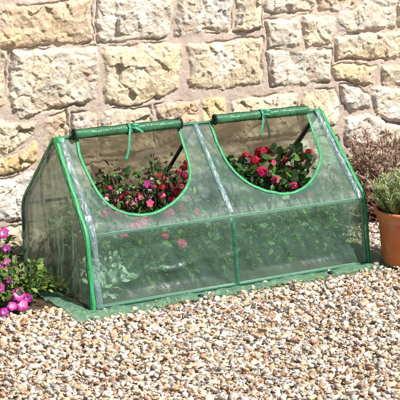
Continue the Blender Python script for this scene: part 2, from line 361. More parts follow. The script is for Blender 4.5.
# ---------------------------------------------------------------- gravel
def ico(sub):
    t = (1+5**.5)/2
    v = [(-1,t,0),(1,t,0),(-1,-t,0),(1,-t,0),(0,-1,t),(0,1,t),(0,-1,-t),(0,1,-t),(t,0,-1),(t,0,1),(-t,0,-1),(-t,0,1)]
    f = [(0,11,5),(0,5,1),(0,1,7),(0,7,10),(0,10,11),(1,5,9),(5,11,4),(11,10,2),(10,7,6),(7,1,8),(3,9,4),(3,4,2),(3,2,6),(3,6,8),(3,8,9),(4,9,5),(2,4,11),(6,2,10),(8,6,7),(9,8,1)]
    v = [np.array(q, float)/np.linalg.norm(q) for q in v]
    for _ in range(sub):
        c = {}; nf = []
        def mid(a, b):
            k = (min(a, b), max(a, b))
            if k not in c: q = v[a]+v[b]; v.append(q/np.linalg.norm(q)); c[k] = len(v)-1
            return c[k]
        for a, b, d in f:
            x, y, z = mid(a, b), mid(b, d), mid(d, a); nf += [(a, x, z), (b, y, x), (d, z, y), (x, y, z)]
        f = nf
    return np.array(v), np.array(f)
def gravel_mesh(name, P, size, sub, mats):
    T, F = ico(sub); n = len(P); k = 14; vs = []
    for _ in range(k):        # angular chip shapes: a ball cut by random planes
        q = T.copy()
        for _ in range(9):
            d = RNG.normal(size=3); d /= np.linalg.norm(d); dd = RNG.uniform(.38, .74)
            s_ = np.maximum(q@d-dd, 0); q = q - s_[:, None]*d
        vs.append(q*RNG.uniform(.92, 1.08, (len(T), 1)))
    vs = np.array(vs)[RNG.integers(0, k, n)]
    sc = size[:, None]*np.stack([RNG.uniform(.75, 1.35, n), RNG.uniform(.6, 1.0, n), RNG.uniform(.38, .72, n)], 1)
    a = RNG.uniform(0, 2*PI, n); b = RNG.normal(0, .35, n); g_ = RNG.normal(0, .35, n)
    v = vs*sc[:, None, :]
    cb, sb = np.cos(b)[:, None], np.sin(b)[:, None]; v = np.stack([v[..., 0], v[..., 1]*cb-v[..., 2]*sb, v[..., 1]*sb+v[..., 2]*cb], -1)
    cg, sg = np.cos(g_)[:, None], np.sin(g_)[:, None]; v = np.stack([v[..., 0]*cg+v[..., 2]*sg, v[..., 1], -v[..., 0]*sg+v[..., 2]*cg], -1)
    ca, sa = np.cos(a)[:, None], np.sin(a)[:, None]; v = np.stack([v[..., 0]*ca-v[..., 1]*sa, v[..., 0]*sa+v[..., 1]*ca, v[..., 2]], -1)
    v = v + P[:, None, :]
    FF = (F[None]+(np.arange(n)*len(T))[:, None, None]).reshape(-1, 3)
    pl = np.array([(.74,.70,.62), (.68,.58,.43), (.60,.45,.28), (.50,.31,.16), (.42,.21,.12), (.36,.33,.30), (.78,.76,.71), (.14,.11,.10), (.60,.44,.34)])
    ci = RNG.choice(len(pl), n, p=[.18, .19, .14, .11, .07, .07, .14, .04, .06]); cc = (pl[ci]*.88+.12*np.array([.60, .51, .42]))*RNG.uniform(.8, 1.15, (n, 1))
    cc = np.repeat(np.clip(cc, .02, .82), len(T), 0)
    o = mesh_obj(name, v.reshape(-1, 3), FF, mats, col=cc, smooth=False); return o
def scatter(n, x0, x1, y0, y1): return np.stack([RNG.uniform(x0, x1, n), RNG.uniform(y0, y1, n)], 1)
def allowed(p):
    x, y = p[:, 0], p[:, 1]
    e = np.where(x < 0.0, .11+.04*fbm(x, x*0, 5, 3), np.where(x < 1.2, .01, .52))
    return (y < e+.03*RNG.normal(size=len(x))) & (y < .76)
def seen(p, m=.12):
    d = np.column_stack([p, np.zeros(len(p))])-CAM_P; z = d@F_; u = d@R_/z; v = d@U_/z; k = 200/1471.6*(1+m)
    return (np.abs(u) < k) & (np.abs(v) < k)
P2 = scatter(92000, -1.4, 2.6, -1.9, .75); P2 = P2[allowed(P2)]
near = seen(P2, .1); A = P2[near]; B = P2[~near][::2]
def press(P_, z):      # chips lie lower where the skirt covers them, and a few lie on top of its outer edge
    m_ = (P_[:, 0] > -.10) & (P_[:, 0] < 1.31) & (P_[:, 1] > -.105-.025*P_[:, 0]*0-.02); z = np.where(m_, z-.013*np.clip((P_[:, 1]+.135)/.03, 0, 1), z)
    t_ = m_ & (P_[:, 1] < -.045) & (RNG.random(len(z)) < .012*(1+3*(P_[:, 1] < -.085))); return np.where(t_, .020, z)
def zz(k, n): return np.where(RNG.random(n) < .5, RNG.uniform(-.002, .006, n), RNG.uniform(.006, .016, n))
sA = .0045+.0125*RNG.random(len(A))**1.9; sB = .009+.010*RNG.random(len(B))
NA = min(len(A), 40000); NB = min(len(B), 24000)
go = gravel_mesh('gravel', np.column_stack([A[:NA], press(A[:NA], zz(0, NA))]), sA[:NA], 1, M_gravel); go['kind'] = 'stuff'
tag(go, 'loose cream, white and rust coloured gravel chips spread in front of the cloche', 'gravel')
g2 = gravel_mesh('gravel', np.column_stack([B[:NB], zz(0, NB)]), sB[:NB], 0, M_gravel); g2['kind'] = 'stuff'
tag(g2, 'loose gravel chips further out around the path, beyond the picture', 'gravel')

# ---------------------------------------------------------------- cloche
CL = thing('cloche', 'low tent-shaped green mesh plastic cloche with two rolled-up openings, standing on the gravel', 'cloche', (.6, .3, 0))
O = np.array([.6, .3, 0.])
# profile corners: front base, front shoulder, ridge, back shoulder, back base
LP = np.array([(.005, -.008, .002), (.006, .036, .270), (.006, .292, .588), (.006, .618, .284), (.006, .612, .004)])
RP = np.array([(1.213, -.016, .002), (1.212, .018, .271), (1.207, .335, .578), (1.205, .63, .278), (1.205, .625, .004)])
def profile(C):
    """corner list -> dense rounded polyline; returns points, length along it and the index of corners"""
    seg = []; cut = [.0, .045, .018, .045, 0]
    for i in range(5):
        if i in (0, 4): seg.append([C[i]]); continue
        a = C[i]+(C[i-1]-C[i])/np.linalg.norm(C[i-1]-C[i])*cut[i]; b = C[i]+(C[i+1]-C[i])/np.linalg.norm(C[i+1]-C[i])*cut[i]
        seg.append([(1-t)**2*a+2*t*(1-t)*C[i]+t*t*b for t in np.linspace(0, 1, 7)])
    return seg
def dense(C, counts=(34, 56, 56, 34)):
    seg = profile(C); out = []; ci = []
    for i in range(5):
        ci.append(len(out)+(3 if 0 < i < 4 else 0)); out += seg[i]
        if i < 4:
            a, b = seg[i][-1], seg[i+1][0]
            out += [a+(b-a)*t for t in np.linspace(0, 1, counts[i]+2)[1:-1]]
    return np.array(out), ci
LD, CI = dense(LP); RD, _ = dense(RP)
NT = len(LD); NS = 161
S = np.linspace(0, 1, NS)
MD = (LD+RD)/2; MD = MD + np.array([0, .006, .0]) * np.interp(np.arange(NT), CI, [0, -.5, -1, -.5, 0])[:, None]
G = np.array([LD*(1-s_)+RD*s_ for s_ in S])
# the sheet sags a little between the poles
length = np.concatenate([[0], np.cumsum(np.linalg.norm(np.diff(LD, axis=0), axis=1))])
Tn = np.gradient(LD, axis=0); Tn /= np.linalg.norm(Tn, axis=1)[:, None]
NRM = np.stack([np.zeros(NT), -Tn[:, 2], Tn[:, 1]], 1)          # outward
UVX = S*1.205
UX, UT = np.meshgrid(UVX, length, indexing='ij')
half = np.abs(np.mod(S*2, 1)-.5)*2                              # 1 at the poles, 0 between
pin_s = (1-half**3)[:, None]
tc_ = length[CI]
def pin(t):
    k = np.searchsorted(tc_, t, side='right')-1; k = min(max(k, 0), 3); a, b = tc_[k], tc_[k+1]; q = (t-a)/(b-a); return min(1, 4.5*min(q, 1-q))
pin_t = np.array([pin(t) for t in length])[None, :]
sag = (-.010*pin_s*pin_t**2
       + .011*fbm(UX+.3*UT, UT*.6, 7, 4, 5)*np.clip(pin_s*2, .1, 1)*pin_t
       + .006*fbm(UX*1.5+UT*.8, UT*.35-UX*.3, 26, 3, 15)*pin_t)
# long crease running along the front panel
cz = .085+.075*UX; front = (UT < tc_[1])
sag += np.where(front, .0045*np.exp(-((UT-cz-.006*np.sin(UX*31))/.011)**2)*(1+.6*np.sin(UX*23))*sstep(.05, .15, UX)*sstep(.75, .5, UX), 0)
G = G + sag[..., None]*NRM[None]
def W(ix, it): return G[ix, it]
def surf(x, t):
    """point on the cover at x metres along and t metres up the profile"""
    fs = np.clip(x/1.205, 0, 1)*(NS-1); i = int(min(fs, NS-2)); a = fs-i
    j = int(np.clip(np.searchsorted(length, t)-1, 0, NT-2)); b = (t-length[j])/(length[j+1]-length[j])
    p = (1-a)*((1-b)*G[i, j]+b*G[i, j+1])+a*((1-b)*G[i+1, j]+b*G[i+1, j+1]); return p, NRM[j]
TS = length[CI[1]]     # profile length at the shoulder
TR = length[CI[2]]
op1 = [(.089,.422),(.080,.335),(.093,.228),(.122,.139),(.173,.082),(.238,.058),(.315,.065),(.405,.105),(.473,.163),(.508,.226),(.518,.308),(.523,.422)]
op2 = [(.668,.422),(.670,.307),(.680,.222),(.715,.148),(.773,.099),(.841,.071),(.908,.068),(.985,.097),(1.060,.158),(1.106,.224),(1.124,.309),(1.129,.422)]
kS = (TR-TS)/.430
holes = [catmull([(x, TS+s_*kS) for x, s_ in o_], 8) for o_ in (op1, op2)]
def inpoly(P, x, y):
    r = False; n_ = len(P); j = n_-1
    for i in range(n_):
        if (P[i][1] > y) != (P[j][1] > y) and x < (P[j][0]-P[i][0])*(y-P[i][1])/(P[j][1]-P[i][1])+P[i][0]: r = not r
        j = i
    return r
def panel(name, j0, j1, mat, cut=False):
    nj = j1-j0+1; V = G[:, j0:j1+1].reshape(-1, 3).copy(); uv = np.stack([UX[:, j0:j1+1], UT[:, j0:j1+1]], -1).reshape(-1, 2)
    F = [(i*nj+j, (i+1)*nj+j, (i+1)*nj+j+1, i*nj+j+1) for i in range(NS-1) for j in range(nj-1)]
    if cut:
        keep = []
        for f in F:
            cc_ = uv[list(f)].mean(0)
            if not any(inpoly(h_, cc_[0], cc_[1]) for h_ in holes): keep.append(f)
        F = keep; used = sorted({i for f in F for i in f}); 
        for i in used:
            for h_ in holes:
                if inpoly(h_, uv[i][0], uv[i][1]):
                    dd = np.hypot(*(h_-uv[i]).T); q = h_[dd.argmin()]; uv[i] = q; V[i] = surf(q[0], q[1])[0]
        rm = {o_: k_ for k_, o_ in enumerate(used)}; V = V[used]; uv = uv[used]; F = [[rm[i] for i in f] for f in F]
    return mesh_obj(name, V-O, F, mat, CL, uv=uv)
panel('front_panel', CI[0], CI[1], M_film)
panel('roof_panel', CI[1], CI[2], M_film_roof, True)
panel('roof_panel', CI[2], CI[3], M_film_back)
panel('back_panel', CI[3], CI[4], M_film_back)
# gable ends
def end_panel(D, out, seed):
    front = D[:CI[2]+1]; back = D[CI[2]:][::-1]
    zs = np.concatenate([np.linspace(.004, .25, 42), np.linspace(.256, .575, 54)]); U = np.linspace(0, 1, 50); V = []; uv = []
    ridge = D[CI[2]]
    for z in list(zs)+[None]:
        if z is None: a = b = ridge
        else:
            a = np.array([np.interp(z, front[:, 2], front[:, q]) for q in range(3)]); b = np.array([np.interp(z, back[:, 2], back[:, q]) for q in range(3)])
        for u in U:
            p = a+(b-a)*u; V.append(p); uv.append((p[1], p[2]))
    V = np.array(V); uv = np.array(uv); n_ = len(U); u = np.tile(U, len(zs)+1)
    wgt = np.clip(np.minimum(u, 1-u)*6, 0, 1)*np.clip(V[:, 2]/.05, 0.2, 1)*np.clip((.58-V[:, 2])/.06, 0, 1)
    y, z = V[:, 1], V[:, 2]
    V[:, 0] += out*wgt*(.014*fbm(y*3.2, z*.7, 7, 3, seed)+.012*fbm(y*6, z*.8, 9, 3, seed+9)+.004*fbm(y+z, z, 20, 3, seed+3))
    # a vertical fold line as in a sheet that was packed
    V[:, 0] += out*wgt*.006*np.exp(-((y-.33-.12*z)/.012)**2)
    F = [(i*n_+j, i*n_+j+1, (i+1)*n_+j+1, (i+1)*n_+j) for i in range(len(zs)) for j in range(n_-1)]
    return mesh_obj('end_panel', V-O, F, M_film_end, CL, uv=uv)
end_panel(LD, -1, 3); end_panel(RD, 1, 40)
# skirt lying on the gravel on all sides
def skirt():
    loops = []; wd = .0
    cn = [LP[0], RP[0], RP[4], LP[4]]; out_c = [(-.105, -.118), (.10, -.090), (.11, .07), (-.11, .06)]
    V = []; uv = []; m = 90; k = 11; tot = 0
    for e in range(4):
        a, b = cn[e], cn[(e+1) % 4]; oa, ob = np.array(out_c[e]), np.array(out_c[(e+1) % 4])
        for t in np.linspace(0, 1, m, endpoint=False):
            p = a+(b-a)*t; o_ = oa+(ob-oa)*t
            V.append((p, o_, tot+t*np.linalg.norm(b-a)))
        tot += np.linalg.norm(b-a)
    V.append((V[0][0], V[0][1], tot)); n_ = len(V); PV = []; UVs = []
    for p, o_, l in V:
        for j in range(k):
            q = j/(k-1); jag = 1+.10*vnoise(np.array(l*9.), np.array(3.3))*2
            x, y = p[0]+o_[0]*q*jag, p[1]+o_[1]*q*jag
            z = .003+.011*sstep(0, .35, q)+(.010*fbm(np.array(x), np.array(y), 13, 3, 70)+.008*fbm(np.array(x), np.array(y), 40, 2, 71))*sstep(0, .4, q)
            PV.append((x, y, max(float(z), .004)+(.004 if q > .2 else 0))); UVs.append((l, q*.1))
    F = [(i*k+j, i*k+j+1, (i+1)*k+j+1, (i+1)*k+j) for i in range(n_-1) for j in range(k-1)]
    mesh_obj('skirt', np.array(PV)-O, F, M_skirt, CL, uv=np.array(UVs))
skirt()
# poles: three hoops and the rails
hoopC = [LD, (LD+RD)/2, RD]
def inner(P, k, d=.011):
    n_ = np.array([NRM[i] for i in k]); return P - n_*d
for q, D_ in enumerate(hoopC):
    dx = (.012, 0, -.012)[q]
    fr = list(range(CI[0], CI[2]+1, 3)); bk = list(range(CI[2], CI[4]+1, 3))
    b = MB(); b.tube(inner(D_[fr], fr)+[dx, 0, 0], .0065, 10); b.build('frame_pole', M_steel if q != 1 else M_steel, CL, O)
    b = MB(); b.tube(inner(D_[bk], bk)+[dx, 0, 0], .0075 if q else .0065, 10); b.build('frame_pole', M_black, CL, O)
for j, dz in ((CI[1], .012), (CI[2], .0), (CI[3], .012), (CI[0], .012), (CI[4], .012)):
    b = MB(); sh = -NRM[j]*.013+(np.array([0, 0, dz]) if j in (CI[0], CI[4]) else 0)
    if j == CI[2]: sh = np.array([0, .016, -.008])
    b.tube([LD[j]+sh+[.012, 0, 0], RD[j]+sh-[.012, 0, 0]], .006, 10); b.build('frame_rail', M_black if j in (CI[3], CI[2]) else M_steel, CL, O)
# clear sleeves beside the edging on the front half of each hoop
def sleeve(s0, s1, j0, j1, lift=.0035, mat=None, name='pole_sleeve'):
    js = list(range(j0, j1+1)); ss = np.linspace(s0, s1, 5); V = []; uv = []
    for j in js:
        for q, s_ in enumerate(ss):
            p, n_ = surf(s_, length[j]); wv = .0035*math.sin(length[j]*95+q)+.002*math.sin(length[j]*230+q*2.1)
            V.append(p+n_*(lift+(.004 if 0 < q < 4 else 0)+abs(wv)*.8)); uv.append((s_+.0, length[j]))
    F = [(i*5+q, (i+1)*5+q, (i+1)*5+q+1, i*5+q+1) for i in range(len(js)-1) for q in range(4)]
    mesh_obj(name, np.array(V)-O, F, mat or M_sleeve, CL, uv=np.array(uv))
sleeve(.014, .040, CI[0]+1, CI[2]-2); sleeve(.590, .612, CI[1]+1, CI[2]-2); sleeve(1.17, 1.192, CI[1], CI[2]-2)
M_band = film_mat('green doubled sheet', film=.6, thread=.8, tint=(.4, .75, .6), body=(.06, .24, .15), bump=.6, gloss=.02)
sleeve(.594, .610, CI[0]+2, CI[1]-1, .002, M_band, 'seam')
TG = np.array([.03, .285, .10]); TG2 = np.array([.035, .17, .10])
def tape(pts, nrm, wd, th=.003, c=TG, name='edging'):
    pts = np.asarray(pts); b = MB(); b.ribbon(pts, nrm, wd, th, c)
    o = b.build(name, M_tape, CL, O); return o
for D_, sx in ((LD, -1), (RD, 1)):          # folded edging round each end: one strip on the roof face, one on the end face
    P = D_.copy(); wob = .0015*np.sin(np.arange(NT)*.35); P[:, 0] += -sx*.004+wob
    b = MB(); b.ribbon(P+NRM*.004, NRM, .015, .0016, TG); b.ribbon(D_ + np.array([sx*.0045, 0, 0]) - NRM*.004, (sx, 0, 0), .013, .0016, TG*.9)
    b.build('edging', M_tape, CL, O)
for h_ in holes:
    q = [surf(x, t) for x, t in h_]
    tape([p+n_*.003 for p, n_ in q], [n_ for p, n_ in q], .0120, .0014, TG*np.array([1.1, 1.0, 1.1]), 'opening_trim')
# ridge strip, shoulder seam, base seam, centre strip
xs_ = np.linspace(0.01, 1.195, 80)
tape([surf(x, TR)[0]+[0, 0, .003] for x in xs_], (0, -.1, 1), .020, .003, TG2*1.2, 'ridge_strip')
tape([surf(x, TS)[0]+NRM[CI[1]]*.002 for x in xs_], NRM[CI[1]], .004, .0008, TG2*1.0, 'seam')
tape([surf(x, .010)[0]+NRM[CI[0]+2]*.003 for x in xs_], NRM[CI[0]+2], .009, .0010, TG2*.75, 'seam')

# small square reinforcement patches at the ridge ends
for x in (.02, 1.185): tape([surf(x-.018, TR-.012)[0]+NRM[CI[2]-6]*.006, surf(x+.018, TR-.012)[0]+NRM[CI[2]-6]*.006], NRM[CI[2]-6], .026, .002, TG, 'patch')

# rolled-up flaps resting on the ridge, each tied with a ribbon
def roll(x0, x1, dz, bands):
    ya, yb = [np.interp(x, [0, 1.205], [LP[2][1], RP[2][1]]) for x in (x0, x1)]
    za, zb = [np.interp(x, [0, 1.205], [LP[2][2], RP[2][2]]) for x in (x0, x1)]
    a = np.array([x0, ya-.022, za+dz]); b_ = np.array([x1, yb-.022, zb+dz]); L_ = np.linalg.norm(b_-a)
    m = 60; th = np.linspace(0, 2*PI*3.2, 90); V = []; uv = []
    for i in range(m):
        t = i/(m-1); p = a+(b_-a)*t; cr = .0007*math.sin(t*31)+.0004*math.sin(t*77+1)
        for q, an in enumerate(th):
            r = .0190-.0033*(len(th)-1-q)/(len(th)-1)*3.0 + cr + .0007*math.sin(an*3+t*20)
            V.append(p+np.array([0, math.cos(an)*r, math.sin(an)*r])); uv.append((t*L_, an*.013))
    k = len(th); F = [(i*k+q, (i+1)*k+q, (i+1)*k+q+1, i*k+q+1) for i in range(m-1) for q in range(k-1)]
    r_ = mesh_obj('rolled_flap', np.array(V)-O, F, M_roll, CL, uv=np.array(uv))
    for t in bands:
        mb = MB(); an = np.linspace(0, 2*PI, 25); c_ = a+(b_-a)*t
        P = np.array([c_+[0, math.cos(x)*.0207, math.sin(x)*.0207] for x in an]); Nn = np.array([[0, math.cos(x), math.sin(x)] for x in an])
        mb.ribbon(P, Nn, .006, .0020, (.02, .02, .03)); mb.build('end_band', M_black, r_, O)
    return r_, a, b_
def tie(r_, c_, tails, tg, dark=1, loops=(-1, 1)):
    mb = MB(); an = np.linspace(0, 2*PI, 25)
    P = np.array([c_+[.003*math.sin(x*2), math.cos(x)*.0215, math.sin(x)*.0215] for x in an]); Nn = np.array([[0, math.cos(x), math.sin(x)] for x in an])
    mb.ribbon(P, Nn, .012, .002, tg); k = c_+np.array([0, -.017, .010])
    for s_ in loops:       # the loops of the bow
        lp = catmull([k, k+[s_*.012, -.008, .010], k+[s_*.028, -.010, .006], k+[s_*.020, -.008, -.006], k], 6); mb.ribbon(lp, (0, -.8, .6), .010, .0008, tg)
    for w_, tl in enumerate(tails): mb.ribbon(catmull([k]+[c_+np.array(q) for q in tl], 6), (.3, -1, .5), .011, .0008, np.array(tg)*(dark if w_ == 0 else 1))
    mb.build('tie', M_tape, r_, O)
r1, a, b_ = roll(.075, .535, .006, (.008, .99))
tie(r1, a+(b_-a)*.50, [[(-.012, -.035, -.02), (-.025, -.05, -.07), (-.040, -.055, -.105)], [(.02, -.03, .006), (.045, -.035, -.012)]], (.035, .27, .14), 1, (1,))

r2, a, b_ = roll(.684, 1.128, .006, (.008,))
tie(r2, a+(b_-a)*.49, [[(.008, -.030, -.02), (.012, -.040, -.055), (.016, -.042, -.085)], [(-.006, -.03, -.02), (-.018, -.04, -.05), (-.030, -.042, -.075)]], (.035, .26, .13), .15, (1,))

# ---------------------------------------------------------------- plants
def leaf_t(prof, fold=.18, curl=.25, tip=1.0):
    """half widths along the length -> template with a folded midrib"""
    n_ = len(prof); V = []; F = []
    for i, wd in enumerate(prof):
        u = i/(n_-1)
        for s_ in (-1, 0, 1): V.append((u*tip, s_*wd, fold*abs(s_)*wd*1.5-curl*u*u))
    for i in range(n_-1):
        for s_ in (0, 1): F.append((i*3+s_, (i+1)*3+s_, (i+1)*3+s_+1, i*3+s_+1))
    return np.array(V), F
def round_t(k=12, lob=.12, cup=.15):
    V = [(0.45, 0, 0)]; 
    for j in range(k):
        a = 2*PI*j/k; r = .52*(1+lob*math.cos(a*5)); x = .45+r*math.cos(a); V.append((x, r*math.sin(a), cup*(r*r)*1.6-.1*x*x+.03*math.sin(a*6)))
    V = np.array(V); V[1+k//2] = (0.05, 0, 0)
    return V, [(0, 1+j, 1+(j+1) % k) for j in range(k)]
T_oval = leaf_t([.03, .22, .30, .22, .02]); T_lance = leaf_t([.02, .10, .12, .08, .01], curl=.15); T_round = round_t()
T_needle = leaf_t([.03, .07, .06, .01], fold=.1, curl=.1); T_pet = leaf_t([.10, .30, .42, .36, .14], fold=.02, curl=.18)
def unit(v): return v/(np.linalg.norm(v)+1e-9)
def put(mb, T, base, d, nrm, size, c):
    V, F = T; d = unit(d); s_ = unit(np.cross(nrm, d)); n_ = np.cross(d, s_)
    mb.add(base+size*(V[:, :1]*d+V[:, 1:2]*s_+V[:, 2:]*n_), F, c)
def pick(cs, v=.22): return np.clip(np.array(random.choice(cs))*random.uniform(1-v, 1+v), 0, 1)
def rv(s=1): return np.array([random.gauss(0, s), random.gauss(0, s), random.gauss(0, s)])
def flower_floret(mb, p, d, r, cs, n_=5, eye=None, flat=.25):
    d = unit(d); a = unit(np.cross(d, [0.3, .2, 1])); b = np.cross(d, a); o_ = random.random()*6
    cc = pick(cs, .12)
    for j in range(n_):
        t = o_+2*PI*j/n_; q = math.cos(t)*a+math.sin(t)*b; put(mb, T_pet, p, q+d*flat, d, r, cc*random.uniform(.9, 1.08))
    if eye is not None:
        T, F = ico(0); mb.add(p+d*r*.08+T*r*.14, F.tolist(), eye)
def petunia(mb, p, d, r, c_rim, c_eye):
    d = unit(d); a = unit(np.cross(d, [0.3, .2, 1])); b = np.cross(d, a); k = 30; rings = [(0, -.45, .0), (.10, -.22, .0), (.20, -.03, .12), (.5, .05, .8), (.82, .02, 1), (1, -.08, 1)]
    V = []; C_ = []; F = []; o_ = random.random()*6
    for i, (rr, h_, m_) in enumerate(rings):
        for j in range(k):
            t = 2*PI*j/k; lob = 1+.09*math.cos(5*(t+o_))*rr; ru = .05*math.sin(t*7+o_)*rr*rr
            V.append(p+r*(rr*lob*(math.cos(t)*a+math.sin(t)*b)+(h_+ru)*d)); C_.append(np.array(c_eye)*(1-m_)+np.array(c_rim)*m_*(1-.12*(math.cos(5*(t+o_)) > .9)))
    for i in range(len(rings)-1):
        for j in range(k): F.append((i*k+j, i*k+(j+1) % k, (i+1)*k+(j+1) % k, (i+1)*k+j))
    mb.add(V, F, np.array(C_))
def cluster(mb, p, r, cs, n_, up=(0, -.3, .8), fr=.0095):
    for _ in range(n_):
        d = unit(rv()+np.array(up)*.9); flower_floret(mb, p+d*r*random.uniform(.7, 1.05)*np.array([1, 1, .75]), d, fr*random.uniform(.8, 1.15), cs)
GREEN = [(.07, .16, .035), (.10, .21, .045), (.05, .12, .03), (.14, .25, .06)]
DARK = [(.03, .07, .025), (.04, .045, .03), (.06, .03, .035), (.05, .10, .03)]
def inside(p):
    if p[2] < .277: return .024 < p[0] < 1.185 and .045+.0*p[2] < p[1] < .595
    return .024 < p[0] < 1.185 and .036+(p[2]-.27)*.83+.022 < p[1] < .61-(p[2]-.28)*1.02-.015
def bush(label, cat, loc, rad, ht, nst, leaves, T, lsize, cs, flowers=(), group=None, name='bedding_plant', lean=(0, 0), stemc=(.09, .14, .04), fill=1.0, stemr=.0016, updir=.55):
    """stems rise from one root and carry leaves; flowers = list of (kind, world offset, size, colours)"""
    t = thing(name, label, cat, loc, group); st = MB(); lf = MB(); tips = []
    loc3 = np.array(loc, float); cage = 0 < loc[0] < 1.2 and 0 < loc[1] < .62
    for k in range(nst):
        a = random.uniform(0, 2*PI); r = rad*math.sqrt(random.random())*fill; e = np.array([math.cos(a)*r+lean[0], math.sin(a)*r+lean[1], ht*random.uniform(.55, 1.0)*(1-.35*(r/rad)**2)])
        if cage:
            for _ in range(30):
                if inside(e+loc3): break
                e = e*np.array([.93, .93, .96])
        P = catmull([(0, 0, -.01), (e[0]*.25+random.uniform(-.006, .006), e[1]*.25, e[2]*.45), (e[0]*.7, e[1]*.7+random.uniform(-.008, .008), e[2]*.8), e], 5)
        st.tube(P, np.linspace(stemr, stemr*.55, len(P)), 5, stemc); tips.append(e)
        for _ in range(leaves):
            q = P[random.randint(3, len(P)-1)]; d = rv(.7)+np.array([0, 0, updir])+unit(np.array([e[0], e[1], 0]))*.5
            off = unit(d)*lsize*random.uniform(.1, 1.0); base = q+off
            if cage and not (inside(base+loc3) and inside(base+loc3+unit(d)*lsize*1.1)): continue
            put(lf, T, base, d, rv(.5)+np.array([.1, -.4, 1]), lsize*random.uniform(.6, 1.2), pick(cs))
    for kind, pos, sz, fc in flowers:
        pos = np.array(pos, float)
        st.tube(catmull([(0, 0, 0), pos*[.5, .5, .65], pos-[0, 0, .004]], 5), .0013, 5, stemc)
    st.build('stems', M_stem, t); lf.build('foliage', M_leaf, t)
    for kind, pos, sz, fc in flowers:
        fl = MB(); pos = np.array(pos, float); face = unit(np.array([-.3, -.8, .55])+rv(.2))
        if kind == 'cluster': cluster(fl, np.zeros(3), sz, fc, 16, fr=sz*.62)
        elif kind == 'petunia': petunia(fl, np.zeros(3), face, sz, fc[0], fc[1])
        else: flower_floret(fl, np.zeros(3), face, sz, fc, eye=(.6, .5, .1))
        o_ = fl.build('flower', M_petal, t); o_.location = pos
    return t
def ray(px, py): return F_+R_*(px-200)/1471.6+U_*(200-py)/1471.6
def on_y(px, py, y): d = ray(px, py); return CAM_P+d*(y-CAM_P[1])/d[1]     # the point at depth y
def within(px, py, y):
    y = max(y, .05)
    for _ in range(60):
        p = on_y(px, py, y)
        if p[2] < .277 or p[1] > .036+(p[2]-.27)*.83+.052: return p
        y += .006
    return p
def FLC(loc, L): return [(k, within(px, py, y)-np.array(loc), s_*1.2, c_) for k, px, py, y, s_, c_ in L]
def FLW(loc, L): return [(k, on_y(px, py, y)-np.array(loc), s_, c_) for k, px, py, y, s_, c_ in L]
RED = [(.62, .02, .05), (.55, .015, .04), (.70, .04, .09)]; DRED = [(.30, .01, .025), (.42, .015, .04)]
PINK = [(.80, .12, .30), (.74, .08, .24)]; HOT = [(.75, .04, .20), (.70, .03, .13)]; ROSE = [(.62, .12, .20), (.5, .06, .12)]

# in the left opening
l = (.27, .36, .012); bush('dark leaved bedding plant with a magenta and white bloom, below the left ribbon tie', 'plant', l, .13, .46, 80, 13, T_oval, .027, [(.10, .035, .045)]+DARK[:2]+GREEN,
     FLC(l, [('floret', 147, 184, .30, .013, [(.55, .04, .32)]), ('floret', 152, 180, .31, .009, [(.62, .42, .5)]), ('cluster', 121, 197, .30, .012, DRED), ('cluster', 110, 188, .36, .010, DRED), ('floret', 150, 203, .24, .013, PINK)]+[('floret', 112+random.random()*45, 188+random.random()*20, .26+random.random()*.04, random.uniform(.007, .011), random.choice([PINK, ROSE, [(.7, .5, .5)]])) for _ in range(10)]+[('cluster', 104+random.random()*52, 183+random.random()*22, .27+random.random()*.06, random.uniform(.006, .011), random.choice([ROSE, PINK, DRED, [(.66, .45, .45)]])) for _ in range(12)]))
l = (.45, .34, .012); bush('bedding plant full of small crimson flowers beside the black pole in the left opening', 'plant', l, .12, .48, 80, 13, T_oval, .025, [(.14, .04, .05), (.20, .07, .07)]+DARK+GREEN,
     FLC(l, [('cluster', 168, 186, .30, .014, ROSE), ('cluster', 176, 192, .28, .013, RED), ('cluster', 185, 176, .30, .013, DRED+ROSE), ('cluster', 162, 196, .26, .012, ROSE), ('cluster', 172, 200, .24, .012, RED), ('cluster', 184, 168, .32, .011, DRED), ('cluster', 181, 187, .26, .012, ROSE)]+[('cluster', 158+random.random()*31, 172+random.random()*28, .27+random.random()*.05, random.uniform(.007, .011), random.choice([RED, ROSE, DRED])) for _ in range(12)]))
l = (.14, .33, .012); bush('low yellowish green bedding plant at the left side of the left opening', 'plant', l, .12, .38, 60, 13, T_oval, .026, GREEN+[(.16, .20, .06)],
     FLC(l, [('cluster', 119, 216, .08, .020, PINK), ('cluster', 111, 211, .10, .018, PINK), ('cluster', 104, 214, .09, .014, PINK)]))
# in the right opening
l = (.80, .38, .012); bush('dark red flowered geranium at the left of the right opening', 'geranium', l, .14, .44, 64, 11, T_round, .034, GREEN+DARK,
     FLC(l, [('cluster', 262, 153, .40, .022, DRED), ('cluster', 246, 156, .42, .014, DRED+RED), ('cluster', 262, 172, .30, .019, HOT), ('cluster', 272, 163, .34, .014, ROSE), ('cluster', 268, 151, .42, .014, DRED)]), name='geranium')
l = (1.02, .36, .012); bush('bright red flowered geranium beside the black pole in the right opening', 'geranium', l, .14, .45, 68, 11, T_round, .034, DARK+GREEN,
     FLC(l, [('cluster', 300, 157, .40, .023, RED), ('cluster', 293, 186, .26, .015, HOT), ('cluster', 286, 161, .36, .013, DRED), ('cluster', 275, 180, .27, .014, ROSE), ('cluster', 309, 152, .42, .012, RED)]), name='geranium')
l = (.34, .45, .012); bush('dense bronze and green leafy plant at the back, behind the magenta bloom', 'plant', l, .14, .38, 90, 12, T_oval, .030, [(.13, .05, .05)]+GREEN)
l = (.53, .42, .012); bush('dense bronze leafy plant with deep red flowers at the foot of the left black pole', 'plant', l, .12, .40, 80, 12, T_oval, .028, [(.16, .05, .05), (.22, .08, .08)]+GREEN,
     FLC(l, [('cluster', 187, 163, .38, .011, RED), ('cluster', 179, 172, .38, .012, ROSE), ('cluster', 166, 178, .36, .011, PINK)]))
